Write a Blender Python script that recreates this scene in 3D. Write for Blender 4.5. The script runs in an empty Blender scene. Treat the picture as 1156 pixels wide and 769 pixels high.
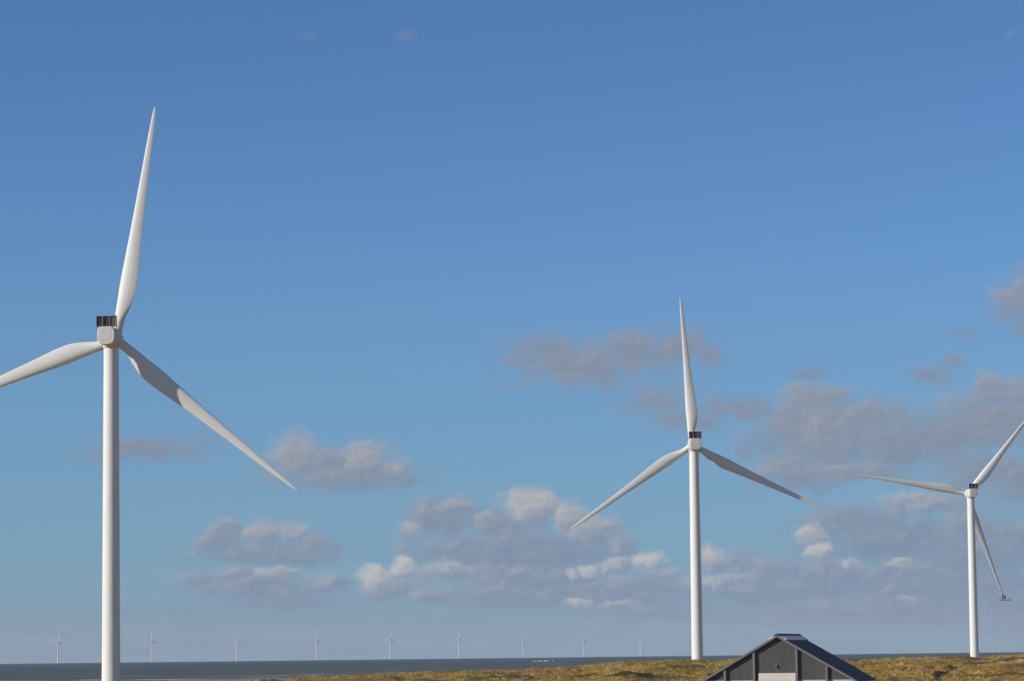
import bpy, math, random
import numpy as np
from mathutils import Vector, Matrix

random.seed(7)
rng = np.random.default_rng(7)
S = bpy.context.scene
COL = S.collection
R = math.radians

# ------------------------------------------------------------------ camera
F = 3600.0                 # focal length in photo pixels (photo 1156 x 769)
CAM_Z = 11.0               # metres above the sea
PITCH = math.atan((736.6 - 384.5) / F)
ROLL = R(0.66)
R_EARTH = 7.4e6            # earth radius with the usual refraction

fwd = Vector((0, math.cos(PITCH), math.sin(PITCH)))
r0 = Vector((1, 0, 0)); u0 = r0.cross(fwd)
right = r0 * math.cos(ROLL) - u0 * math.sin(ROLL)
up = u0 * math.cos(ROLL) + r0 * math.sin(ROLL)
cam_data = bpy.data.cameras.new('camera')
cam_data.sensor_width = 36.0
cam_data.lens = 36.0 * F / 1156.0
cam_data.clip_start = 0.5
cam_data.clip_end = 200000.0
cam = bpy.data.objects.new('camera', cam_data)
COL.objects.link(cam)
m = Matrix.Identity(4)
for i, v in enumerate((right, up, -fwd)):
    m[0][i], m[1][i], m[2][i] = v
m[0][3], m[1][3], m[2][3] = 0, 0, CAM_Z
cam.matrix_world = m
S.camera = cam


def at(px, py, Y):
    """World point that stands Y metres north of the camera on the sight line of a photo pixel."""
    d = fwd * F + right * (px - 578.0) + up * (384.5 - py)
    return Vector((0, 0, CAM_Z)) + d * (Y / d.y)


# ------------------------------------------------------------------ helpers
def tag(o, label=None, cat=None, group=None, kind=None):
    if label: o['label'] = label
    if cat: o['category'] = cat
    if group: o['group'] = group
    if kind: o['kind'] = kind
    return o


def empty(name, loc, rz=0.0):
    o = bpy.data.objects.new(name, None)
    o.location = loc
    o.rotation_euler = (0, 0, rz)
    o.empty_display_size = 1
    COL.objects.link(o)
    return o


class MB:
    """Collects shapes that become one mesh object."""
    def __init__(self):
        self.v, self.f, self.s = [], [], []

    def add(self, verts, faces, smooth=False):
        b = len(self.v)
        self.v += [tuple(p) for p in verts]
        self.f += [tuple(b + i for i in f) for f in faces]
        self.s += [smooth] * len(faces)
        return self

    def box(self, x0, x1, y0, y1, z0, z1):
        v = [(x, y, z) for z in (z0, z1) for y in (y0, y1) for x in (x0, x1)]
        return self.add(v, [(0, 2, 3, 1), (4, 5, 7, 6), (0, 1, 5, 4), (2, 6, 7, 3), (0, 4, 6, 2), (1, 3, 7, 5)])

    def bar(self, a, b, w):
        a, b = Vector(a), Vector(b)
        d = (b - a).normalized()
        s = d.cross(Vector((0, 0, 1)) if abs(d.z) < .9 else Vector((1, 0, 0))).normalized()
        t = d.cross(s)
        q = [(-1, -1), (1, -1), (1, 1), (-1, 1)]
        v = [p + (s * i + t * j) * w / 2 for p in (a, b) for i, j in q]
        return self.add(v, [(3, 2, 1, 0), (4, 5, 6, 7)] + [(i, (i + 1) % 4, 4 + (i + 1) % 4, 4 + i) for i in range(4)])

    def loft(self, rings, caps=True, smooth=True):
        n = len(rings[0]); v = [p for r in rings for p in r]; f = []
        for k in range(len(rings) - 1):
            for i in range(n):
                j = (i + 1) % n
                f.append((k * n + i, k * n + j, (k + 1) * n + j, (k + 1) * n + i))
        self.add(v, f, smooth)
        if caps:
            b = len(self.v)
            self.v += [tuple(p) for p in rings[0]] + [tuple(p) for p in rings[-1]]
            self.f += [tuple(b + n - 1 - i for i in range(n)), tuple(b + n + i for i in range(n))]
            self.s += [False, False]
        return self

    def mesh(self, name, mat):
        me = bpy.data.meshes.new(name)
        me.from_pydata(self.v, [], self.f)
        me.polygons.foreach_set('use_smooth', self.s)
        me.materials.append(mat)
        me.update()
        return me

    def build(self, name, mat, parent=None):
        o = bpy.data.objects.new(name, self.mesh(name, mat))
        COL.objects.link(o)
        if parent: o.parent = parent
        return o


def circle(r, z, n=48, cx=0, cy=0):
    return [(cx + r * math.cos(2 * math.pi * i / n), cy + r * math.sin(2 * math.pi * i / n), z) for i in range(n)]


def np_mesh(name, verts, quads, mat, attrs=None, smooth=True):
    me = bpy.data.meshes.new(name)
    k = quads.shape[1]
    me.vertices.add(len(verts)); me.vertices.foreach_set('co', verts.astype(np.float32).ravel())
    me.loops.add(quads.size); me.loops.foreach_set('vertex_index', quads.astype(np.int32).ravel())
    me.polygons.add(len(quads))
    me.polygons.foreach_set('loop_start', np.arange(0, quads.size, k, dtype=np.int32))
    me.polygons.foreach_set('use_smooth', np.full(len(quads), smooth))
    me.update(calc_edges=True)
    for an, av in (attrs or {}).items():
        a = me.attributes.new(an, 'FLOAT_COLOR', 'POINT')
        a.data.foreach_set('color', av.astype(np.float32).ravel())
    me.materials.append(mat)
    o = bpy.data.objects.new(name, me)
    COL.objects.link(o)
    return o


# ------------------------------------------------------------------ node helpers
class NT:
    def __init__(self, tree):
        self.t = tree
        self.n = tree.nodes; self.l = tree.links

    def put(self, sock, val):
        if isinstance(val, bpy.types.NodeSocket): self.l.new(val, sock)
        elif val is not None:
            if hasattr(sock.default_value, '__len__') and not hasattr(val, '__len__'): val = (val,) * len(sock.default_value)
            if hasattr(val, '__len__') and len(sock.default_value) == 4 and len(val) == 3: val = (*val, 1)
            sock.default_value = val

    def node(self, typ, **props):
        nd = self.n.new(typ)
        for k, v in props.items(): setattr(nd, k, v)
        return nd

    def math(self, op, a, b=None, c=None, clamp=False):
        nd = self.node('ShaderNodeMath', operation=op, use_clamp=clamp)
        for s, v in zip(nd.inputs, (a, b, c)): self.put(s, v)
        return nd.outputs[0]

    def vmath(self, op, a, b=None, c=None):
        nd = self.node('ShaderNodeVectorMath', operation=op)
        for s, v in zip(nd.inputs, (a, b, c)): self.put(s, v)
        return nd.outputs['Value'] if op in ('LENGTH', 'DOT_PRODUCT') else nd.outputs['Vector']

    def noise(self, vec, scale, detail=4, rough=.5, dist=0, out='Fac'):
        nd = self.node('ShaderNodeTexNoise')
        self.put(nd.inputs['Vector'], vec); nd.inputs['Scale'].default_value = scale
        nd.inputs['Detail'].default_value = detail; nd.inputs['Roughness'].default_value = rough
        nd.inputs['Distortion'].default_value = dist
        return nd.outputs[out]

    def smooth(self, x, a, b, lo=0., hi=1.):
        nd = self.node('ShaderNodeMapRange', interpolation_type='SMOOTHSTEP')
        self.put(nd.inputs['Value'], x)
        nd.inputs['From Min'].default_value = a; nd.inputs['From Max'].default_value = b
        nd.inputs['To Min'].default_value = lo; nd.inputs['To Max'].default_value = hi
        return nd.outputs['Result']

    def mix(self, fac, a, b, blend='MIX'):
        nd = self.node('ShaderNodeMix', data_type='RGBA', blend_type=blend)
        self.put(nd.inputs[0], fac); self.put(nd.inputs[6], a); self.put(nd.inputs[7], b)
        return nd.outputs[2]

    def comb(self, x, y, z=0.0):
        nd = self.node('ShaderNodeCombineXYZ')
        for s, v in zip(nd.inputs, (x, y, z)): self.put(s, v)
        return nd.outputs[0]

    def sep(self, v):
        nd = self.node('ShaderNodeSeparateXYZ'); self.put(nd.inputs[0], v)
        return nd.outputs


def material(name):
    mt = bpy.data.materials.new(name); mt.use_nodes = True
    return mt, NT(mt.node_tree), mt.node_tree.nodes['Principled BSDF']


def paint(name, base, dirt, rough=.45, scale=.25, stretch=(1, 1, .15), amount=.5, bump=0.0, metal=0.0, spec=.5):
    """Painted surface with faint weather streaks."""
    mt, t, b = material(name)
    oc = t.node('ShaderNodeTexCoord').outputs['Object']
    st = t.vmath('MULTIPLY', oc, stretch)
    n = t.noise(st, scale * 6, 6, .6)
    n2 = t.noise(oc, scale, 3, .5)
    f = t.math('MULTIPLY', t.smooth(n, .45, .75), t.smooth(n2, .3, .7))
    t.put(b.inputs['Base Color'], t.mix(t.math('MULTIPLY', f, amount), base, dirt))
    t.put(b.inputs['Roughness'], t.math('MULTIPLY_ADD', n, .25, rough - .12))
    b.inputs['Metallic'].default_value = metal
    b.inputs['Specular IOR Level'].default_value = spec
    if bump:
        bn = t.node('ShaderNodeBump'); bn.inputs['Strength'].default_value = bump
        t.put(bn.inputs['Height'], n); t.l.new(bn.outputs[0], b.inputs['Normal'])
    return mt


M = {}
M['white'] = paint('turbine_white', (.76, .76, .74), (.56, .54, .49), .55, .2, (1, 1, .08), .45, spec=.28)
M['nacelle'] = paint('nacelle_grp', (.66, .64, .59), (.40, .36, .29), .65, .5, (1, 1, .3), .8, spec=.15)
M['far_white'] = paint('far_turbine_white', (.62, .62, .61), (.55, .55, .54), .5, .1, (1, 1, .1), .3)
M['cooler_worn'] = paint('cooler_grille_worn', (.22, .21, .17), (.14, .125, .09), .6, 1.2, (1, 1, 1), .8)
M['cooler'] = paint('cooler_grille', (.060, .066, .068), (.105, .10, .08), .55, 1.2, (1, 1, 1), .8)
M['cooler_frame'] = paint('cooler_frame', (.30, .295, .27), (.18, .16, .12), .5, 1, (1, 1, .3), .7)
M['dark_steel'] = paint('dark_steel', (.05, .055, .06), (.09, .075, .06), .5, 1, (1, 1, 1), .6)
M['grey_steel'] = paint('grey_steel', (.30, .31, .30), (.2, .18, .15), .5, 1, (1, 1, .3), .6)


def cladding(name, base, dirt, rough=.5, pitch=.3):
    """Ribbed sheet cladding with weathering: ribs run down the sheet (local z) or down the slope."""
    mt, t, b = material(name)
    oc = t.node('ShaderNodeTexCoord').outputs['Object']
    x = t.sep(oc)
    n = t.noise(t.vmath('MULTIPLY', oc, (1, 1, .2)), 2.5, 6, .65)
    n2 = t.noise(oc, .35, 3)
    f = t.math('MULTIPLY', t.smooth(n, .4, .75), t.smooth(n2, .3, .65))
    sheet = t.node('ShaderNodeTexWhiteNoise', noise_dimensions='1D')
    t.put(sheet.inputs['W'], t.math('FLOOR', t.math('DIVIDE', x[0], 1.05)))
    c = t.mix(t.math('MULTIPLY', f, .6), base, dirt)
    c = t.mix(t.math('MULTIPLY', sheet.outputs['Value'], .14), c, (0, 0, 0))
    t.put(b.inputs['Base Color'], c)
    b.inputs['Roughness'].default_value = rough
    rib = t.math('SINE', t.math('MULTIPLY', x[0], 2 * math.pi / pitch))
    bn = t.node('ShaderNodeBump'); bn.inputs['Strength'].default_value = .07; bn.inputs['Distance'].default_value = .03
    t.put(bn.inputs['Height'], rib); t.l.new(bn.outputs[0], b.inputs['Normal'])
    return mt


M['clad'] = cladding('grey_cladding', (.082, .079, .077), (.05, .045, .04))
M['roof'] = paint('roof_sheet', (.082, .084, .092), (.055, .055, .055), .7, .5, (1, .2, 1), .8, .1, spec=.12)
M['trim'] = paint('verge_trim', (.175, .17, .16), (.11, .10, .085), .5, 1, (1, 1, 1), .6)
M['door'] = paint('roller_door', (.70, .65, .60), (.5, .45, .38), .5, .6, (1, 1, .2), .6)
M['lowwall'] = paint('pale_wall', (.55, .53, .50), (.35, .32, .27), .6, .6, (1, 1, .3), .7)
M['skylight'] = paint('skylight_sheet', (.88, .83, .82), (.7, .66, .62), .8, .8, (1, 1, 1), .4, spec=.1)


# ------------------------------------------------------------------ sun direction (left of and a little behind the camera)
SUN_AZ = R(68)            # from straight behind the camera towards the left
SUN_EL = R(24)
sun_dir = Vector((-math.sin(SUN_AZ) * math.cos(SUN_EL), -math.cos(SUN_AZ) * math.cos(SUN_EL), math.sin(SUN_EL)))
sd = bpy.data.lights.new('sun', 'SUN')
sd.energy = 4.25; sd.angle = R(.53); sd.color = (1.0, .93, .83)
sun = bpy.data.objects.new('sun', sd)
COL.objects.link(sun)
sun.rotation_euler = (-sun_dir).to_track_quat('-Z', 'Y').to_euler()
sun.location = sun_dir * 500

# ------------------------------------------------------------------ sky
EXPOSURE = 0.0
SKY_STRENGTH = .105
world = bpy.data.worlds.new('World'); S.world = world
world.use_nodes = True
wt = NT(world.node_tree)
bg = wt.n['Background']
bg.inputs['Strength'].default_value = SKY_STRENGTH
sky = wt.node('ShaderNodeTexSky', sky_type='NISHITA')
sky.sun_disc = False
sky.sun_elevation = SUN_EL
sky.sun_rotation = math.atan2(sun_dir.x, sun_dir.y)
sky.altitude = 0; sky.air_density = .62; sky.dust_density = 0.0; sky.ozone_density = 6.0


def eye(px): return 749.3 - .0113 * px - 6.2      # photo row of the eye level


# clouds are built of puffs: bearing, height above eye level, half width, half height (photo pixels), thickness, brightness of the sunny side
PUFFS = [
    # small grey wisp beside the left tower
    (163, 508, 84, 16, .48, .25), (138, 502, 34, 13, .40, .3), (200, 507, 44, 9, .32, .2),
    # lone flat-based cloud
    (388, 538, 92, 17, .75, .45), (336, 516, 34, 27, .75, .85), (372, 524, 34, 20, .7, .5), (412, 524, 36, 23, .8, .95), (440, 534, 30, 16, .6, .7), (462, 545, 26, 8, .4, .3),
    # two tiers at left
    (300, 627, 88, 15, .8, .35), (243, 613, 30, 14, .7, .4), (258, 600, 22, 16, .7, .5), (290, 606, 26, 18, .75, .75), (328, 602, 20, 17, .75, .8), (350, 613, 28, 14, .7, .45), (376, 619, 18, 6, .4, .3),
    (300, 666, 96, 19, .8, .35), (225, 658, 22, 14, .6, .4), (262, 652, 26, 13, .65, .5), (310, 650, 36, 12, .7, .75), (365, 658, 35, 13, .65, .55), (320, 682, 78, 9, .5, .3),
    # bright cumulus head
    (420, 655, 26, 20, .95, 1.15), (455, 641, 18, 17, 1.0, 1.3), (440, 666, 48, 14, .8, .6), (490, 675, 58, 10, .6, .5),
    # big middle bank
    (575, 624, 134, 30, 1.0, .3), (497, 582, 48, 24, .9, .4), (516, 572, 22, 14, .85, .7), (463, 598, 15, 12, .7, .9), (560, 590, 36, 20, .85, .5), (600, 577, 38, 25, 1.0, 1.1), (640, 584, 22, 20, .9, 1.1), (668, 602, 35, 22, .9, .75), (697, 619, 22, 17, .8, .5),
    (520, 642, 62, 20, .9, .7), (590, 650, 110, 24, .9, .45), (600, 672, 160, 18, .75, .35), (445, 578, 16, 6, .25, .2),
    (640, 649, 18, 14, .85, 1.15), (664, 646, 20, 13, .85, 1.0), (690, 641, 22, 13, .85, 1.0), (731, 638, 20, 14, .9, 1.25), (747, 649, 24, 9, .7, .7), (650, 681, 36, 10, .8, 1.05), (692, 684, 50, 9, .7, .8), (700, 668, 115, 22, .75, .4),
    # thin grey cloud high behind the middle turbine
    (618, 402, 58, 28, .50, .35), (660, 412, 90, 30, .55, .5), (720, 400, 64, 28, .52, .4), (768, 394, 52, 28, .50, .4), (796, 402, 26, 20, .42, .35), (650, 426, 66, 15, .42, .5), (575, 408, 30, 16, .25, .3),
    (745, 454, 46, 22, .44, .35), (832, 463, 66, 18, .46, .3), (770, 474, 48, 16, .40, .3), (800, 480, 60, 14, .32, .3),
    # broad bank at right
    (920, 457, 46, 22, .75, .65), (890, 482, 40, 34, .7, .5), (935, 492, 78, 48, .85, .55), (985, 472, 42, 26, .75, .5), (1002, 502, 64, 38, .8, .35), (1062, 497, 72, 34, .75, .35),
    (1121, 446, 24, 22, .7, .7), (1110, 482, 64, 40, .75, .45), (1152, 470, 42, 42, .75, .5), (945, 534, 104, 16, .75, .6), (862, 502, 36, 18, .5, .35), (900, 524, 50, 22, .7, .5),
    (1046, 429, 34, 14, .42, .3), (1075, 413, 18, 11, .36, .3), (1152, 347, 34, 34, .55, .6), (1170, 366, 30, 20, .5, .4), (915, 425, 34, 11, .32, .2), (1085, 380, 32, 11, .2, .2),
    # low grey deck at right with a few bright heads
    (1050, 571, 58, 15, .75, .75), (1010, 577, 22, 12, .65, .5), (958, 592, 66, 22, .75, .3), (1000, 612, 112, 32, .8, .25), (1092, 622, 92, 50, .85, .3), (1050, 660, 150, 36, .85, .3), (900, 545, 60, 16, .5, .3), (1140, 545, 50, 30, .6, .35), (930, 655, 90, 26, .75, .3), (1110, 535, 70, 26, .6, .3),
    (913, 606, 18, 17, .85, 1.15), (923, 626, 15, 20, .85, 1.05), (958, 640, 20, 13, .8, .8), (1011, 640, 22, 14, .8, .95), (1022, 677, 32, 9, .75, 1.0), (870, 642, 36, 19, .75, .4), (836, 633, 22, 14, .75, .5), (804, 632, 19, 16, .8, .95), (815, 656, 52, 11, .75, .8),
    (850, 668, 96, 18, .7, .35), (985, 690, 190, 24, .65, .35), (760, 694, 170, 14, .4, .3), (1140, 690, 80, 30, .6, .3),
    (468, 40, 36, 22, .07, .1), (345, 42, 34, 16, .04, .1), (1150, 45, 28, 16, .04, .3),
    (1240, 470, 90, 50, .8, .5), (1290, 600, 120, 60, .8, .4), (-110, 622, 90, 20, .7, .5), (-90, 606, 40, 20, .7, .8),
]
SUN2 = (-.50, .80, 0)


def cloud_nodes(t, P):
    """thickness and sunny-side brightness of the clouds in direction P"""
    w1 = t.vmath('SUBTRACT', t.noise(P, 2.2, 5, .62, out='Color'), (.5, .5, .5))
    Q = t.vmath('ADD', P, t.vmath('MULTIPLY', w1, (.52, .27, 0)))
    acc = lit = None
    for cx, cy, rx, ry, w, b in PUFFS:
        u = (cx - 578) / 100; v = (eye(cx) - cy) / 100
        q = t.vmath('MULTIPLY_ADD', Q, (100 / rx, 100 / ry, 0), (-u * 100 / rx, -v * 100 / ry, 0))
        s_ = t.math('MULTIPLY_ADD', t.vmath('LENGTH', q), -max(w, .55), w)
        l_ = t.math('MULTIPLY_ADD', t.vmath('DOT_PRODUCT', q, SUN2), .52 * b, .50 * b)
        if acc is None: acc, lit = s_, l_
        else:
            f = t.math('MULTIPLY_ADD', t.math('SUBTRACT', s_, acc), 2.8, .5, clamp=True)
            mx = t.node('ShaderNodeMix', data_type='FLOAT')
            t.put(mx.inputs[0], f); t.put(mx.inputs[2], lit); t.put(mx.inputs[3], l_)
            lit = mx.outputs[0]
            acc = t.math('SMOOTH_MAX', acc, s_, .08)
    # the rest of the sky, outside this picture, gets fair-weather clouds of the same kind
    xyz = t.sep(P)
    far = t.smooth(t.math('ABSOLUTE', xyz[0]), 7.5, 10)
    gen = t.math('MULTIPLY', t.math('SUBTRACT', t.noise(t.vmath('MULTIPLY', P, (.22, .45, 0)), 1.0, 3), .54), 2.6)
    gen = t.math('SUBTRACT', gen, t.math('MULTIPLY', t.math('SUBTRACT', 1, far), 5))
    acc = t.math('MAXIMUM', acc, gen)
    lit = t.math('MINIMUM', t.math('MAXIMUM', lit, -.2), 1.2)
    n = t.noise(t.vmath('MULTIPLY', Q, (1.0, 1.25, 1)), 4.2, 7, .60, .2)
    n2 = t.noise(t.vmath('ADD', t.vmath('MULTIPLY', Q, (1.0, 1.25, 1)), (-.045, .07, 0)), 4.2, 4, .60, .2)
    d = t.math('MULTIPLY_ADD', t.math('SUBTRACT', n, .5), 1.25, acc)
    relief = t.math('MULTIPLY', t.math('SUBTRACT', n, n2), 1.5)
    return d, lit, relief


dirv = wt.node('ShaderNodeTexCoord').outputs['Generated']
dx, dy, dz = wt.sep(wt.vmath('NORMALIZE', dirv))
uu = wt.math('MULTIPLY', wt.math('ARCTAN2', dx, dy), F / 100)
vv = wt.math('MULTIPLY', wt.math('ARCSINE', dz), F / 100)
P = wt.comb(uu, vv, 0)
D0, LIT, RELIEF = cloud_nodes(wt, P)
alpha = wt.smooth(D0, -.25, .50)
lit = wt.math('ADD', LIT, wt.math('MULTIPLY', RELIEF, .55))
k = 1.0 / (SKY_STRENGTH * 2 ** EXPOSURE)
up_c = wt.smooth(vv, .5, 3.0)
shade_c = wt.mix(up_c, (.192 * k, .260 * k, .388 * k), (.228 * k, .262 * k, .338 * k))
lit_c = wt.mix(up_c, (.60 * k, .565 * k, .525 * k), (.41 * k, .39 * k, .395 * k))
cc = wt.mix(wt.smooth(lit, .02, 1.05), shade_c, lit_c)
# thin veil low over the sea
st = wt.noise(wt.vmath('MULTIPLY', P, (.35, 5.0, 1)), 1.3, 5, .55, .4)
veil = wt.math('MULTIPLY', wt.smooth(st, .3, .7, .15, .6), wt.smooth(vv, .38, .80, 1.0, 0.0))
# sky colour: the sky texture, a little more contrast between horizon and zenith
skyc = wt.mix(1.0, sky.outputs[0], (.86, .965, .985), 'MULTIPLY')       # colder, clear autumn air
skyc = wt.mix(wt.smooth(vv, .0, 6.0, .70, 0.0), skyc, (.140 * k, .270 * k, .382 * k))
skyc = wt.mix(veil, skyc, (.180 * k, .255 * k, .388 * k))
final = wt.mix(wt.math('MULTIPLY', alpha, .88), skyc, cc)
wt.l.new(final, bg.inputs['Color'])


# ------------------------------------------------------------------ noise for terrain
def vnoise(x, y, seed=0):
    xi = np.floor(x).astype(np.int64); yi = np.floor(y).astype(np.int64)
    xf = x - xi; yf = y - yi
    u = xf * xf * xf * (xf * (xf * 6 - 15) + 10); v = yf * yf * yf * (yf * (yf * 6 - 15) + 10)

    def h(a, b):
        n = (a * 374761393 + b * 668265263 + seed * 1274126177) & 0xffffffff
        n = ((n ^ (n >> 13)) * 1274126177) & 0xffffffff
        n = n ^ (n >> 16)
        return (n & 0xffff) / 65535.0
    a = h(xi, yi); b = h(xi + 1, yi); c = h(xi, yi + 1); d = h(xi + 1, yi + 1)
    return (a * (1 - u) + b * u) * (1 - v) + (c * (1 - u) + d * u) * v - .5


def fbm(x, y, o=4, seed=0, gain=.5):
    s = 0; a = 1.0
    for i in range(o):
        s = s + a * vnoise(x * 2 ** i + i * 17.3, y * 2 ** i - i * 9.1, seed + i); a *= gain
    return s


def sstep(x, a, b):
    t = np.clip((x - a) / (b - a), 0, 1)
    return t * t * (3 - 2 * t)


T_X = [-300, 318, 334, 350, 400, 440, 500, 560, 600, 640, 665, 690, 740, 790, 850, 985, 1040, 1080, 1100, 1122, 1156, 1300, 1600]
T_OFF = [30, 29, 26.6, 25.0, 25.2, 23.2, 22.2, 21.4, 20.6, 19.0, 16.8, 14.4, 12.8, 13.2, 13.2, 13.2, 12.4, 12.2, 12.8, 10.6, 8.2, 7, 9]
D_X = [-300, 300, 560, 690, 790, 985, 1080, 1300, 1600]
D_C = [1250, 1300, 1300, 1230, 1215, 1350, 1570, 1640, 1600]
S_X = [-800, 300, 440, 578, 800, 1156, 1800]
S_D = [1450, 1500, 1680, 1850, 2000, 2150, 2300]


def column(x, y): return 578 + F * x / np.maximum(y, 1.0)


def shore(X): return np.interp(X, S_X, S_D)


def terrain(x, y):
    """height, and colour zones r=heather g=sand b=green; r also carries painted bank and mound shade"""
    d = np.maximum(y, 1.0)                      # rows run parallel to the picture
    X = column(x, y)
    Xc = np.clip(X, -800, 1800)
    off = np.interp(Xc, T_X, T_OFF); dc = np.interp(Xc, D_X, D_C); ds = shore(Xc)
    ds = ds + 18 * fbm(x / 120, y / 400, 3, 40)
    zc = CAM_Z - off * dc / F
    z = 4.6 + (zc - 4.6) * sstep(d, 640, dc)
    z = np.where(d > dc, zc + (.45 - zc) * sstep(d, dc, np.maximum(ds - 60, dc + 120)), z)
    z = z - 4.0 * sstep(d, ds - 60, ds + 160)
    land = 1 - sstep(d, dc + 20, ds - 80)
    dune = land * sstep(d, 560, 760)
    lee = np.minimum(1, .38 + np.abs(d - dc) / 110)
    z = z + dune * lee * (1.9 * fbm(x / 40, y / 75, 3, 3) - .30)
    z = z + dune * 1.15 * fbm(x / 9, y / 22, 3, 11)
    z = z + land * sstep(d, 300, 700) * .8 * fbm(x / 3.4, y / 8.0, 3, 21)
    z = z + .25 * fbm(x / 30, y / 30, 3, 5) * (1 - sstep(d, 500, 700)) * (d > 20)
    # named dunes
    def bump(cx, cd, rx, rd, h, ex=1.0):
        xx = (cx - 578) * cd / F
        q = ((x - xx) / rx) ** 2 + ((y - cd) / rd) ** 2
        return h * np.exp(-q ** ex)
    b1 = bump(708, 800, 7.5, 16, 1.75)
    b2 = bump(1140, 1050, 19, 55, 2.0, 1.6)
    b3 = bump(655, 860, 4.5, 14, .7)
    b4 = bump(1030, 900, 14, 40, .8)
    z = z + b1 + b2 + b3 + b4 + bump(124, 762, 7, 12, .55, 2)
    nz = fbm(x / 14, y / 28, 3, 60)
    heather_shade = np.clip(np.maximum(sstep(b1, .45, 1.2), sstep(b3, .2, .55)), 0, 1)  # shaded side of the mounds painted dark, together with their scrub
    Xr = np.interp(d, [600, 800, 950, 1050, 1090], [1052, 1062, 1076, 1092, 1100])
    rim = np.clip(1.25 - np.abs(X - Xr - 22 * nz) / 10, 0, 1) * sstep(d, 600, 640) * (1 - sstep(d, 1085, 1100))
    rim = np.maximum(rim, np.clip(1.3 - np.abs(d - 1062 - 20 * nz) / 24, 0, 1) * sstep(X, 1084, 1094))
    z = z - .9 * sstep(rim, .1, .9)  # trench shaped so the bank falls into shade
    heather_shade = np.maximum(heather_shade, sstep(rim, .1, .6))  # shade of the bank and crest painted into the ground colour
    heather_shade = np.maximum(heather_shade, .8 * sstep(nz, .17, .36) * (.5 + .5 * sstep(fbm(x / 40, y / 90, 2, 95), -.15, .2)))
    sand = sstep(fbm(x / 6, y / 18, 4, 71, .65) + .34 * np.clip(b2, 0, 1) * sstep(X, 1100, 1122) * (d < 1035), .47, .68)
    sand = np.maximum(sand * (1 - heather_shade), sstep(d, dc + 60, dc + 160))
    sand = np.maximum(sand, (1 - sstep(Xc, 290, 335)) * sstep(d, 1020, 1120))
    green = sstep(fbm(x / 22, y / 70, 3, 81), -.08, .3)
    z = z - (x * x + y * y) / (2 * R_EARTH)
    return z, np.stack([heather_shade, sand, green, np.ones_like(z)], -1)


def polar(azs, ds):
    A, Dd = np.meshgrid(azs, ds)
    return A, Dd


def grid_quads(nr, nc, wrap=False):
    i = np.arange(nr - 1)[:, None]; j = np.arange(nc - (0 if wrap else 1))[None, :]
    j2 = (j + 1) % nc
    q = np.stack([i * nc + j, i * nc + j2, (i + 1) * nc + j2, (i + 1) * nc + j], -1)
    return q.reshape(-1, 4)[:, ::-1]


def azimuths(fine_lo, fine_hi, n):
    f = np.linspace(fine_lo, fine_hi, n)
    c = np.linspace(fine_hi, fine_lo + 360, 120)[1:-1]
    return np.radians(np.concatenate([f, c]))


# ground material
def ground_material():
    mt, t, b = material('dune_ground')
    at_ = t.node('ShaderNodeAttribute', attribute_name='zone')
    z = t.sep(at_.outputs['Color'])
    pos = t.node('ShaderNodeNewGeometry').outputs['Position']
    n1 = t.noise(t.vmath('MULTIPLY', pos, (1, .45, 1)), .55, 6, .65)
    n2 = t.noise(t.vmath('MULTIPLY', pos, (1, .5, 1)), .09, 4, .55)
    gold = t.mix(t.smooth(n1, .32, .68), (.15, .090, .020), (.48, .335, .072))
    grn = t.mix(t.smooth(n1, .32, .68), (.090, .078, .018), (.34, .27, .075))
    gold = t.mix(t.smooth(t.noise(t.vmath('MULTIPLY', pos, (1, .3, 1)), .050, 4, .6), .5, .62), gold, t.mix(n1, (.16, .075, .028), (.34, .19, .085)))
    c = t.mix(t.math('MULTIPLY', z[2], t.smooth(n2, .35, .6)), gold, grn)
    hea_shade = t.mix(n1, (.035, .030, .015), (.085, .070, .034))  # dark scrub tone, also used for the painted bank and mound shade
    c = t.mix(z[0], c, hea_shade)
    snd = t.mix(n1, (.34, .26, .16), (.44, .35, .24))
    c = t.mix(z[1], c, snd)
    t.put(b.inputs['Base Color'], c)
    b.inputs['Roughness'].default_value = .95
    b.inputs['Specular IOR Level'].default_value = .1
    bn = t.node('ShaderNodeBump'); bn.inputs['Strength'].default_value = .6; bn.inputs['Distance'].default_value = .35
    t.put(bn.inputs['Height'], t.noise(pos, 1.1, 5, .7)); t.l.new(bn.outputs[0], b.inputs['Normal'])
    return mt


az = azimuths(-12.5, 12.5, 900)
rings = np.concatenate([np.geomspace(1.0, 560, 40)[:-1], np.arange(560, 1000, 2.4), np.arange(1000, 2200, 2.4), np.geomspace(2200, 25000, 24)])
A, Dg = np.meshgrid(az, rings)
gx = Dg * np.sin(A); gy = Dg * np.cos(A)
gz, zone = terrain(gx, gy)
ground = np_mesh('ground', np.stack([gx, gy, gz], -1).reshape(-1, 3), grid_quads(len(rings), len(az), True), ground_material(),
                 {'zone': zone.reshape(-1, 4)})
tag(ground, 'grassy coastal dunes with pale sand running down to the beach', kind='structure')


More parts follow.
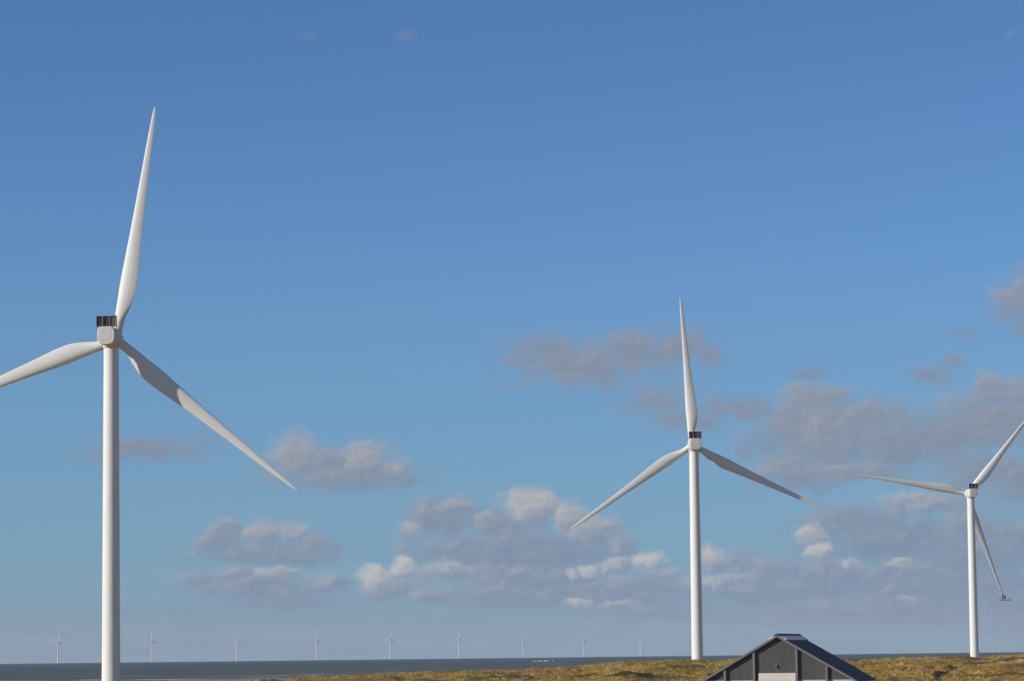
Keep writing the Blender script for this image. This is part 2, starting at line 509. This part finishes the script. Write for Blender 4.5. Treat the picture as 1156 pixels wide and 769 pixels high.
# ------------------------------------------------------------------ sea
def sea_material():
    mt, t, b = material('north_sea')
    pos = t.node('ShaderNodeNewGeometry').outputs['Position']
    sh = t.sep(t.node('ShaderNodeAttribute', attribute_name='shore').outputs['Color'])
    off = sh[0]                                     # metres seaward of the waterline / 1000
    n = t.noise(t.vmath('MULTIPLY', pos, (.30, 1.0, 1)), .012, 6, .6)
    n2 = t.noise(t.vmath('MULTIPLY', pos, (.25, 1.0, 1)), .06, 5, .65)
    deep = t.mix(t.smooth(n, .35, .65), (.018, .058, .084), (.046, .090, .114))
    murk = t.mix(t.smooth(n, .35, .65), (.060, .072, .072), (.108, .112, .104))
    c = t.mix(t.smooth(off, .15, 2.6), murk, deep)
    c = t.mix(t.smooth(n2, .42, .66, 0, .75), c, (.15, .185, .20))      # lighter wind ruffles
    # breakers near the beach, in long broken lines
    wob = t.math('MULTIPLY_ADD', t.noise(t.vmath('MULTIPLY', pos, (1, .3, 1)), .009, 3), .16, off)
    line = t.math('ABSOLUTE', t.math('SUBTRACT', t.math('FRACT', t.math('MULTIPLY', wob, 6.5)), .5))
    gap = t.smooth(t.noise(t.vmath('MULTIPLY', pos, (1, .5, 1)), .014, 3), .44, .56)
    fo = t.math('MULTIPLY', t.smooth(line, .36, .48), t.math('MULTIPLY', gap, t.smooth(off, .04, .55, 1, 0)))
    # scattered whitecaps
    cap = t.math('MULTIPLY', t.smooth(n2, .64, .72), t.smooth(t.noise(pos, .004, 2), .42, .56))
    cap = t.math('MULTIPLY', cap, .8)
    foam = t.math('MAXIMUM', fo, cap)
    c = t.mix(foam, c, (.72, .71, .68))
    t.put(b.inputs['Base Color'], c)
    b.inputs['Roughness'].default_value = .75
    b.inputs['Specular IOR Level'].default_value = .12
    bn = t.node('ShaderNodeBump'); bn.inputs['Strength'].default_value = .8; bn.inputs['Distance'].default_value = 1.6
    t.put(bn.inputs['Height'], n2); t.l.new(bn.outputs[0], b.inputs['Normal'])
    return mt


saz = azimuths(-14, 14, 240)
srings = np.concatenate([np.arange(1250, 2400, 8.0), np.geomspace(2400, 14000, 150), np.geomspace(14300, 25000, 12)])
A, Dg = np.meshgrid(saz, srings)
sx = Dg * np.sin(A); sy = Dg * np.cos(A)
sz = -(Dg ** 2) / (2 * R_EARTH)
sz = sz + .35 * fbm(sx / 60, sy / 22, 3, 91) * (Dg < 6000)
so = np.clip((sy - shore(np.clip(column(sx, sy), -800, 1800))) / 1000, -1, 20)
shc = np.stack([so, so, so, np.ones_like(so)], -1)
keep = grid_quads(len(srings), len(saz), True)
# no sea on the land side behind the camera
cy = sy.reshape(-1)[keep].mean(1)
keep = keep[cy > 200]
sea = np_mesh('sea', np.stack([sx, sy, sz], -1).reshape(-1, 3), keep, sea_material(), {'shore': shc.reshape(-1, 4)})
tag(sea, 'grey blue sea reaching the horizon with surf along the beach', kind='structure')

# one breaking wave out on the bar
def breaker(px, py, length, h):
    Dw = 4300.0
    p = at(px, py, Dw); zb = -(p.x ** 2 + Dw ** 2) / (2 * R_EARTH)
    mb = MB(); rg = []
    for i in range(41):
        s = i / 40; w = math.sin(math.pi * s) ** .6
        hh = h * w * (.15 + 1.0 * (vn := float(vnoise(np.array([s * 9.0]), np.array([3.3]), 5)[0]) + .5)) + .05
        xx = p.x + (s - .5) * length
        rg.append([(xx, Dw - 1.5 * w, zb - .6), (xx, Dw - 1.2 * w - .1, zb + hh * .6), (xx, Dw, zb + hh), (xx, Dw + 2 * w + .1, zb + hh * .5), (xx, Dw + 3 * w + .2, zb - .6)])
    mb.loft(rg)
    return mb


foam_m = paint('foam', (.80, .79, .77), (.5, .53, .55), .8, .6, (1, 1, 1), .7, .4)
bk = MB()
for px, py, ln, hh in ((610, 751.6, 9, 1.1), (617, 752.2, 8, 1.5), (604, 752.6, 6, .7), (625, 751.9, 4, .6)):
    q = breaker(px, py, ln, hh); bk.add(q.v, q.f, True)
br = bk.build('breaking_wave', foam_m)
tag(br, 'broken white foam of a wave breaking out at sea', kind='stuff')


# ------------------------------------------------------------------ marram grass tufts
def grass():
    N = 90000
    X = rng.uniform(318, 1240, N); d = np.sqrt(rng.uniform(620 ** 2, 1680 ** 2, N))
    x = (X - 578) * d / F; y = d
    dcv = np.interp(X, D_X, D_C)
    z, zn = terrain(x, y)
    ok = (d < dcv + 25) & (zn[:, 1] < .45) & (rng.uniform(0, 1, N) > .85 * zn[:, 0] ** 2)
    ok &= ~((np.abs(x - 31) < 16) & (d < 420))
    x, y, z, zn = x[ok], y[ok], z[ok], zn[ok]
    n = len(x); B = 6
    tint = np.repeat(np.clip(.5 + 1.0 * fbm(x / 2.6, y / 7.0, 2, 33) + rng.normal(0, .11, n), 0, 1), B)
    x = np.repeat(x, B); y = np.repeat(y, B); z = np.repeat(z, B); h0 = np.repeat(zn[:, 0], B)
    g0 = np.repeat(zn[:, 2], B)
    size = np.repeat(rng.uniform(.7, 1.25, n), B)
    k = n * B
    a = rng.uniform(0, 2 * math.pi, k); rr = rng.uniform(.0, .38, k)
    bx = x + rr * np.cos(a); by = y + rr * np.sin(a)
    hgt = rng.uniform(.28, .66, k) * size * (1 - .4 * h0); lean = rng.uniform(.1, .5, k) * hgt
    wdt = rng.uniform(.04, .10, k)
    wa = rng.uniform(0, math.pi, k)
    p0 = np.stack([bx - wdt * np.cos(wa), by - wdt * np.sin(wa), z - .08], -1)
    p1 = np.stack([bx + wdt * np.cos(wa), by + wdt * np.sin(wa), z - .08], -1)
    p2 = np.stack([bx + lean * np.cos(a) + .12, by + lean * np.sin(a), z + hgt], -1)
    v = np.stack([p0, p1, p2], 1).reshape(-1, 3)
    t = np.arange(k * 3).reshape(-1, 3)
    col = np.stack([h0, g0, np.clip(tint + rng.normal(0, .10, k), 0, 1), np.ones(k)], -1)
    col = np.repeat(col, 3, 0)
    mt, tt, b = material('marram')
    c = tt.sep(tt.node('ShaderNodeAttribute', attribute_name='blade').outputs['Color'])
    gold = tt.mix(c[2], (.22, .130, .028), (.54, .375, .090))
    grn = tt.mix(c[2], (.14, .125, .026), (.38, .32, .085))
    cl = tt.mix(tt.smooth(c[1], .35, .9, 0, .85), gold, grn)
    pos = tt.node('ShaderNodeNewGeometry').outputs['Position']
    r_ = tt.noise(tt.vmath('MULTIPLY', pos, (1, .3, 1)), .050, 4, .6)
    cl = tt.mix(tt.smooth(r_, .50, .62, 0, .8), cl, tt.mix(c[2], (.17, .085, .030), (.36, .21, .085)))
    cl = tt.mix(tt.smooth(r_, .44, .34, 0, .75), cl, tt.mix(c[2], (.30, .23, .11), (.56, .45, .22)))
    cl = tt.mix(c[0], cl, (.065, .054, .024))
    tt.put(b.inputs['Base Color'], cl); b.inputs['Roughness'].default_value = .8
    b.inputs['Specular IOR Level'].default_value = .15
    o = np_mesh('dune_grass', v, t, mt, {'blade': col}, False)
    tag(o, 'golden and green marram grass covering the dunes', 'grass', kind='stuff')


grass()


# ------------------------------------------------------------------ wind turbines
RB = 56.0


def blade_mesh(name, mat, n_st=34, n_af=28, RBL=RB, pitch=2.0, chordk=1.0):
    """Blade along +z from the hub axis; leading edge to -x, downwind (suction) face to -y."""
    rr = [0, .02, .045, .07, .10, .135, .17, .21, .25, .30, .40, .50, .60, .70, .80, .88, .94, .975, .992, 1.0]
    ch = [2.2, 2.2, 2.25, 2.55, 3.15, 3.80, 4.22, 4.35, 4.22, 3.88, 3.22, 2.68, 2.24, 1.86, 1.50, 1.20, .92, .66, .40, .10]
    tk = [1.0, 1.0, .96, .82, .63, .48, .40, .35, .32, .29, .26, .24, .22, .20, .19, .18, .18, .18, .18, .18]
    tw = [17, 17, 17, 17, 16.5, 15.5, 14, 12.4, 11, 9.4, 7.0, 5.2, 3.8, 2.5, 1.3, .5, 0, -.3, -.4, -.5]
    st = np.unique(np.concatenate([np.linspace(0.0, .3, n_st // 2), np.linspace(.3, 1.0, n_st // 2), [.97, .985, .994]]))
    rings = []
    for s in st:
        c = np.interp(s, rr, ch) * chordk; t = np.interp(s, rr, tk); b = R(np.interp(s, rr, tw) + pitch)
        rz = 1.25 + (RBL - 1.25) * s
        round_ = float(np.clip((t - .40) / .5, 0, 1)) ** 1.2
        pa = .5 * round_ + .30 * (1 - round_)          # pitch axis along the chord
        ring = []
        for i in range(n_af):
            th = 2 * math.pi * i / n_af
            xc = .5 * (1 - math.cos(th))               # 0 leading edge .. 1 trailing edge
            sg = 1 if th <= math.pi else -1
            yt = 5 * t * (.2969 * math.sqrt(max(xc, 0)) - .126 * xc - .3516 * xc ** 2 + .2843 * xc ** 3 - .1036 * xc ** 4)
            yc = .035 * (1 - (2 * xc - 1) ** 2) * (1 - round_)
            yy_a = yc + sg * yt
            yy_c = sg * .5 * t * math.sin(math.acos(max(-1, min(1, 1 - 2 * xc))))
            yy = yy_a * (1 - round_) + yy_c * round_
            px = (xc - pa) * c; py = -yy * c           # suction face looks to -y
            # twist: leading edge (-x) swings to +y (upwind)
            X = px * math.cos(b) + py * math.sin(b)
            Y = -px * math.sin(b) + py * math.cos(b)
            bend = .6 * s ** 2.2
            ring.append((X, Y + bend, rz))
        rings.append(ring)
    mb = MB(); mb.loft(rings)
    return mb.mesh(name, mat)


def superring(w, zb, zt, y, n=40, e=4.0, cx=0.0):
    pts = []; zc = (zb + zt) / 2; hh = (zt - zb) / 2
    for i in range(n):
        a = 2 * math.pi * i / n; c, s = math.cos(a), math.sin(a)
        ee = e if s > 0 else 2.7
        x = math.copysign(abs(c) ** (2 / ee), c) * w / 2; z = math.copysign(abs(s) ** (2 / ee), s) * hh
        pts.append((cx + x, y, zc + z))
    return pts[::-1]


def make_turbine():
    root = empty('wind_turbine', (0, 0, 0))
    H = 82.0
    # tower with flange rings between its cans
    r_b, r_t, top = 2.16, 1.76, H - 2.25
    mb = MB()
    mb.loft([circle(r_b + .06, -1.5), circle(r_b, 0)] + [circle(r_b + (r_t - r_b) * q / 8, top * q / 8) for q in range(1, 9)])
    for j in (.235, .50, .76):                     # flange seams between the cans
        z = j * top; r = r_b + (r_t - r_b) * j
        mb.loft([circle(r - .05, z - .09), circle(r + .022, z - .06), circle(r + .022, z + .06), circle(r - .05, z + .09)], False, False)
    tower = mb.build('tower', M['white'], root)
    # nacelle
    head = []
    prof = [(-5.5, .90, .92), (-5.42, .965, .97), (-5.2, 1.0, 1.0), (-5.1, 1.0, 1.0), (1.1, 1.0, 1.0), (1.2, 1.0, 1.0), (2.4, .93, .97), (3.1, .82, .90), (3.3, .74, .82)]
    for y, kw, kh in prof:
        head.append(superring(4.3 * kw, H - 2.2 * kh, H + 2.15 * kh, y))
    mb = MB(); mb.loft(head)
    nac = mb.build('nacelle', M['nacelle'], root)
    mb = MB()
    mb.box(-1.2, 1.2, -5.53, -5.4, H - .9, H + 1.3)
    mb.build('rear_hatch', M['nacelle'], nac)
    mb = MB(); mb.loft([circle(1.95, H - 2.45), circle(2.0, H - 2.3), circle(2.0, H - 1.9)]); mb.build('yaw_ring', M['nacelle'], nac)
    # cooler radiator standing across the rear of the roof
    z0, z1 = H + 2.05, H + 4.55
    mb = MB()
    for x0, x1 in ((-2.42, -2.28), (-.86, -.74), (.74, .86), (2.28, 2.42)): mb.box(x0, x1, -5.35, -4.55, z0, z1)
    mb.box(-2.42, 2.42, -5.37, -4.53, z1, z1 + .14); mb.box(-2.42, 2.42, -5.37, -4.53, z0 - .02, z0 + .14)
    mb.bar((-1.9, -4.7, z1 - .2), (-1.9, -2.3, H + 1.9), .12); mb.bar((1.9, -4.7, z1 - .2), (1.9, -2.3, H + 1.9), .12)
    cf = mb.build('cooler_frame', M['cooler_frame'], nac)
    for x0, x1 in ((-2.28, -.86), (-.74, .74), (.86, 2.28)):
        mb = MB(); mb.box(x0, x1, -5.0, -4.7, z0 + .14, z1)
        for q in range(9):
            zz = z0 + .3 + q * .25
            mb.box(x0, x1, -5.12, -5.0, zz, zz + .07)
        mb.build('radiator', M['cooler_worn' if x0 > .8 else 'cooler'], nac)
    # weather mast on top
    mb = MB(); mb.bar((1.2, -3.8, H + 2.0), (1.2, -3.8, H + 3.9), .07); mb.bar((.8, -3.8, H + 3.8), (1.6, -3.8, H + 3.8), .06)
    mb.build('weather_mast', M['grey_steel'], nac)
    # rotor: tilted 5 degrees, hub 5.2 m in front of the tower axis
    tilt = Matrix.Translation((0, 5.2, H + .1)) @ Matrix.Rotation(R(5), 4, 'X')
    hub = MB()
    hr = [circle(r, y) for y, r in ((-1.75, 1.2), (-1.6, 1.62), (-.6, 1.72), (.5, 1.68), (1.2, 1.42), (1.8, .95), (2.15, .45), (2.25, .1))]
    hub.loft(hr)
    me = hub.mesh('hub', M['white'])
    me.transform(tilt @ Matrix.Rotation(R(-90), 4, 'X'))
    ho = bpy.data.objects.new('hub', me); COL.objects.link(ho); ho.parent = root
    bm_ = blade_mesh('blade', M['white'])
    bl = []
    for kx in range(3):
        o = bpy.data.objects.new('blade', bm_); COL.objects.link(o); o.parent = root
        bl.append(o)
    return root, tilt, bl


def set_phase(blades, tilt, deg):
    for kx, o in enumerate(blades):
        o.matrix_local = tilt @ Matrix.Rotation(R(deg + 120 * kx), 4, 'Y')


def copy_tree(o, parent=None):
    c = o.copy(); COL.objects.link(c)
    if parent:
        c.parent = parent; c.matrix_local = o.matrix_local.copy()
    kids = [copy_tree(ch, c) for ch in list(o.children)]
    return c


proto, TILT, BL = make_turbine()
GT = 'large white wind turbines on the dunes'
#       tower px at hub, hub row, distance, yaw (front to the right +), phase, label
BIG = [
    (125.6, 380.8, 757.0, 13.0 - 7.2, 10.5, 'largest nearest white wind turbine, alone at left, its tower cut by the bottom edge'),
    (783.2, 502.0, 1190.0, -7.5 + 3.3, -4.3, 'middle white wind turbine with a blade straight up, standing behind the dark barn'),
    (1095.6, 557.0, 1580.0, -18.0 + 8.2, 39.6, 'right hand white wind turbine with a work platform at its lowest blade tip'),
]
turbs = []
sources = [proto, copy_tree(proto), copy_tree(proto)]
for src, (px, py, Y, yaw, ph, lab) in zip(sources, BIG):
    p = at(px, py, Y)
    k = 1.012 if Y < 1000 else 1.0
    src.scale = (k, k, k)
    src.location = (p.x, p.y, p.z - 82.1 * k)
    src.rotation_euler = (0, 0, -R(yaw))
    tag(src, lab, 'wind turbine', GT)
    set_phase([c for c in src.children if c.name.split('.')[0] == 'blade'], TILT, ph)
    turbs.append(src)
bpy.context.view_layer.update()

# work platform hung round the tip of the right turbine's lowest blade
tips = [c.matrix_world @ Vector((0, .6, RB)) for c in turbs[2].children if c.name.split('.')[0] == 'blade']
tip = min(tips, key=lambda q: q.z)
wp = empty('work_platform', (tip.x, tip.y, tip.z - .6))
tag(wp, 'small dark hanging work platform at the lowest blade tip of the right hand turbine', 'work platform')
mb = MB(); mb.box(-2.6, 3.6, -.7, .7, -.12, .12)
mb.build('deck', M['dark_steel'], wp)
mb = MB()
for yy in (-.66, .66):
    for xx in (-2.5, -1.0, .5, 2.0, 3.5): mb.bar((xx, yy, .1), (xx, yy, 1.15), .07)
    mb.bar((-2.5, yy, 1.12), (3.5, yy, 1.12), .07); mb.bar((-2.5, yy, .62), (3.5, yy, .62), .05)
for xx in (-2.5, 3.5): mb.bar((xx, -.66, 1.12), (xx, .66, 1.12), .07)
mb.build('railing', M['dark_steel'], wp)
mb = MB()
for yy in (-.62, .62):
    mb.bar((.6, yy, .1), (-1.35, yy * .8, 4.6), .16); mb.bar((-.6, yy, .1), (-1.35, yy * .8, 4.6), .16)
mb.bar((-1.35, -.55, 4.55), (-1.35, .55, 4.55), .16); mb.box(-.5, .5, -.6, .6, 1.3, 2.3)
mb.build('hanger_frame', M['dark_steel'], wp)

# ------------------------------------------------------------------ far offshore turbines
def make_far():
    root = empty('offshore_turbine', (0, 0, 0))
    mb = MB(); mb.loft([circle(2.9, -8, 20), circle(2.9, 10, 20), circle(2.3, 10.2, 20), circle(1.6, 82.2, 20)])
    mb.build('tower', M['far_white'], root)
    mb = MB(); mb.loft([superring(3.6, 82, 86, y, 16) for y in (-6.5, 2.4)])
    mb.build('nacelle', M['far_white'], root)
    me = MB().loft([circle(1.5, y, 16) for y in (-1.6, .6)] + [circle(.5, 1.9, 16)]).mesh('hub', M['far_white'])
    me.transform(Matrix.Translation((0, 4.2, 84)) @ Matrix.Rotation(R(-90), 4, 'X'))
    h = bpy.data.objects.new('hub', me); COL.objects.link(h); h.parent = root
    bm_ = blade_mesh('blade', M['far_white'], 14, 12, 46.0)
    for kx in range(3):
        o = bpy.data.objects.new('blade', bm_); COL.objects.link(o); o.parent = root
    return root


far0 = make_far()
FT = Matrix.Translation((0, 4.2, 84))
FAR = [
    (65.4, 725.6, 23.2, 14, 'leftmost of the nine faint turbines far out at sea'),
    (171.0, 726.0, 22.7, 0, 'faint sea turbine just right of the big left tower, second in its row'),
    (267.0, 725.0, 22.2, -30, 'third faint sea turbine from the left, one blade level to the right'),
    (357.0, 725.0, 21.7, 16, 'fourth faint sea turbine from the left, above the left end of the dunes'),
    (440.3, 723.5, 21.2, 10, 'middle one of the nine faint turbines far out at sea'),
    (518.0, 724.6, 20.7, 1, 'fourth faint sea turbine from the right end of the far row'),
    (590.4, 723.5, 20.3, 38, 'faint sea turbine above the lone breaking wave, third from the right end'),
    (658.5, 722.8, 19.9, 33, 'faint sea turbine next to last at the right end of the far row'),
    (722.8, 721.6, 19.6, 60, 'rightmost faint sea turbine, blades in a Y, nearest the middle turbine tower'),
]
srcs = [far0] + [copy_tree(far0) for _ in FAR[1:]]
for o, (px, py, hp, ph, lab) in zip(srcs, FAR):
    Y = 84.0 * F / (hp + 1.0)
    p = at(px, py, Y)
    zb = -(p.x ** 2 + p.y ** 2) / (2 * R_EARTH)
    o.location = (p.x, p.y, max(zb, min(zb + 14, p.z - 84)))
    o.location.z = zb + 2
    o.rotation_euler = (0, 0, -R(2))
    tag(o, lab, 'wind turbine', 'faint turbines standing far out at sea')
    set_phase([c for c in o.children if c.name.split('.')[0] == 'blade'], FT, ph)


# ------------------------------------------------------------------ barn
def barn():
    D = 350.0
    a = R(13.5)                                     # ridge runs away to the right
    apex = at(877.5, 717.2, D)
    zg = 4.35
    root = empty('barn', (apex.x, apex.y, zg), -a)
    tag(root, 'dark grey barn with a pale door and ridge skylight in front of the dunes', 'barn')
    ZR = apex.z - zg; ZE = ZR - 4.95; W = 8.55; L = 16.0
    sl = (ZR - ZE) / W
    zt = 7.70 - zg                            # where the dark sheeting ends
    rz = lambda x: ZR - abs(x) * sl
    th = .16
    # gable walls: dark sheet above, pale below (front and rear)
    for y0, y1, nm in ((0, .18, 'gable'), (L - .18, L, 'gable')):
        e = W - .25
        pts = [(-e, zt), (e, zt), (e, max(rz(e) - th, zt + .01)), (0, ZR - th), (-e, max(rz(e) - th, zt + .01))]
        v = [(x, y, z) for y in (y0, y1) for x, z in pts]
        n = len(pts)
        f = [tuple(range(n)), tuple(range(2 * n - 1, n - 1, -1))] + [(i, n + i, n + (i + 1) % n, (i + 1) % n) for i in range(n)]
        MB().add(v, f).build(nm, M['clad'], root)
    e = W - .28
    mb = MB()
    mb.box(-e, -2.3, .06, .24, 0, zt - .003); mb.box(2.14, e, .06, .24, 0, zt - .003)
    mb.box(-e, -e + .2, .24, L - .24, 0, zt - .05); mb.box(e - .2, e, .24, L - .24, 0, zt - .05); mb.box(-e, e, L - .24, L - .06, 0, zt - .003)
    mb.build('lower_wall', M['lowwall'], root)
    # roof: two slabs
    roof = None
    mb = MB()
    ov = .35
    for s in (-1, 1):
        x1 = W + .08
        A = [(0, ZR), (s * x1, rz(x1)), (s * x1, rz(x1) - th), (0, ZR - th)]
        v = [(x, y, z) for y in (-ov, L + ov) for x, z in A]
        mb.add(v, [(0, 1, 2, 3), (7, 6, 5, 4), (0, 4, 5, 1), (1, 5, 6, 2), (2, 6, 7, 3)])
    roof = mb.build('roof', M['roof'], root)
    # skylight strip along the ridge and ridge cap above it
    for s in (-1, 1):
        x0, x1 = s * .34, s * 1.0
        v = [(x, y, rz(x) + dz) for y in (-.1, L + .2) for x, dz in ((x0, .05), (x1, .05), (x1, .16), (x0, .16))]
        MB().add(v, [(0, 1, 2, 3), (7, 6, 5, 4), (3, 2, 6, 7), (1, 5, 6, 2), (0, 3, 7, 4)]).build('skylight', M['skylight'], roof)
    mb = MB()
    A = [(-.36, ZR - .12), (0, ZR + .07), (.36, ZR - .12), (.36, ZR), (0, ZR + .19), (-.36, ZR)]
    v = [(x, y, z) for y in (-ov - .02, L + ov) for x, z in A]
    mb.add(v, [(0, 1, 4, 5), (1, 2, 3, 4), (11, 10, 7, 6), (10, 9, 8, 7), (5, 4, 10, 11), (4, 3, 9, 10), (3, 2, 8, 9), (0, 5, 11, 6), (0, 6, 7, 1), (1, 7, 8, 2)])
    mb.build('ridge_cap', M['roof'], roof)
    # verge trims on the front edge
    for s in (-1, 1):
        x1 = W + .10
        A = [(s * .02, ZR + .03), (s * x1, rz(x1) + .03), (s * x1, rz(x1) - .24), (s * .02, ZR - .24)]
        v = [(x, y, z) for y in (-ov - .06, -ov + .02) for x, z in A]
        MB().add(v, [(0, 1, 2, 3), (7, 6, 5, 4), (0, 4, 5, 1), (1, 5, 6, 2), (2, 6, 7, 3), (3, 7, 4, 0)]).build('verge_trim', M['trim'], roof)
    # gutters with pale ends at both eaves
    for s in (-1, 1):
        x = s * (W + .12)
        MB().box(x - .11, x + .11, -ov - .08, L + ov, rz(W + .12) - .28, rz(W + .12) - .1).build('gutter', M['lowwall'], roof)
    # posts standing proud of the gable
    for xp in (-5.85, -2.62, 2.08, 5.35):
        z1 = rz(abs(xp) + .14) - .25
        MB().box(xp - .13, xp + .13, -.30, .003, 0, z1).build('post', M['trim'], root)
    # door with panel joints
    mb = MB(); zd = 8.42 - zg
    mb.box(-2.3, 1.95, .07, .20, 0, zt - .003)
    mb.box(-2.14, 1.95, -.07, -.003, 0.02, zd)
    for q in range(6): mb.box(-2.14, 1.95, -.085, -.07, .15 + q * .62, .15 + q * .62 + .5)
    mb.build('door', M['door'], root)
    mb = MB(); mb.box(-.30, -.05, -.22, -.0, 9.1 - zg, 9.28 - zg); mb.bar((-.18, -.1, 9.28 - zg), (-.18, -.1, 9.42 - zg), .06)
    mb.build('lamp', M['trim'], root)


barn()

# ------------------------------------------------------------------ sea air
HAZE = True
if HAZE:
    mb = MB(); mb.box(-25600, 25600, -25600, 25600, -95, 190)
    hz, t, b = material('sea_air')
    hz.node_tree.nodes.remove(b)
    pv = t.node('ShaderNodeVolumePrincipled')
    pv.inputs['Color'].default_value = (.84, .90, 1.0, 1)
    pv.inputs['Density'].default_value = 2.7e-5
    pv.inputs['Anisotropy'].default_value = .0
    t.l.new(pv.outputs[0], hz.node_tree.nodes['Material Output'].inputs['Volume'])
    h = mb.build('haze', hz)
    tag(h, 'thin sea haze that pales the far turbines', kind='stuff')

# ------------------------------------------------------------------ render settings
S.view_settings.view_transform = 'Standard'
S.view_settings.look = 'None'
S.view_settings.exposure = EXPOSURE
S.view_settings.gamma = 1.0
S.render.engine = 'CYCLES'
S.cycles.use_denoising = True
try: S.cycles.denoiser = 'OPENIMAGEDENOISE'
except Exception: pass
S.cycles.max_bounces = 5
S.cycles.volume_bounces = 0
S.cycles.sample_clamp_indirect = 6
S.cycles.use_adaptive_sampling = False
S.render.filter_size = 1.5

# ------------------------------------------------------------------ where the key points land, in photo pixels
bpy.context.view_layer.update()


def proj(p):
    d = Vector(p) - Vector((0, 0, CAM_Z))
    return round(578 + F * d.dot(right) / d.dot(fwd), 1), round(384.5 - F * d.dot(up) / d.dot(fwd), 1)


for tb in turbs:
    mw = tb.matrix_world
    print('KEY', tb.name, 'hub', proj(mw @ Vector((0, 5.2, 82.1))), 'base', proj(mw @ Vector((0, 0, 0))), round(tb.location.z, 2),
          'ground', round(float(terrain(np.array([tb.location.x]), np.array([tb.location.y]))[0][0]), 2),
          [proj(c.matrix_world @ Vector((0, .6, RB))) for c in tb.children if c.name.split('.')[0] == 'blade'])
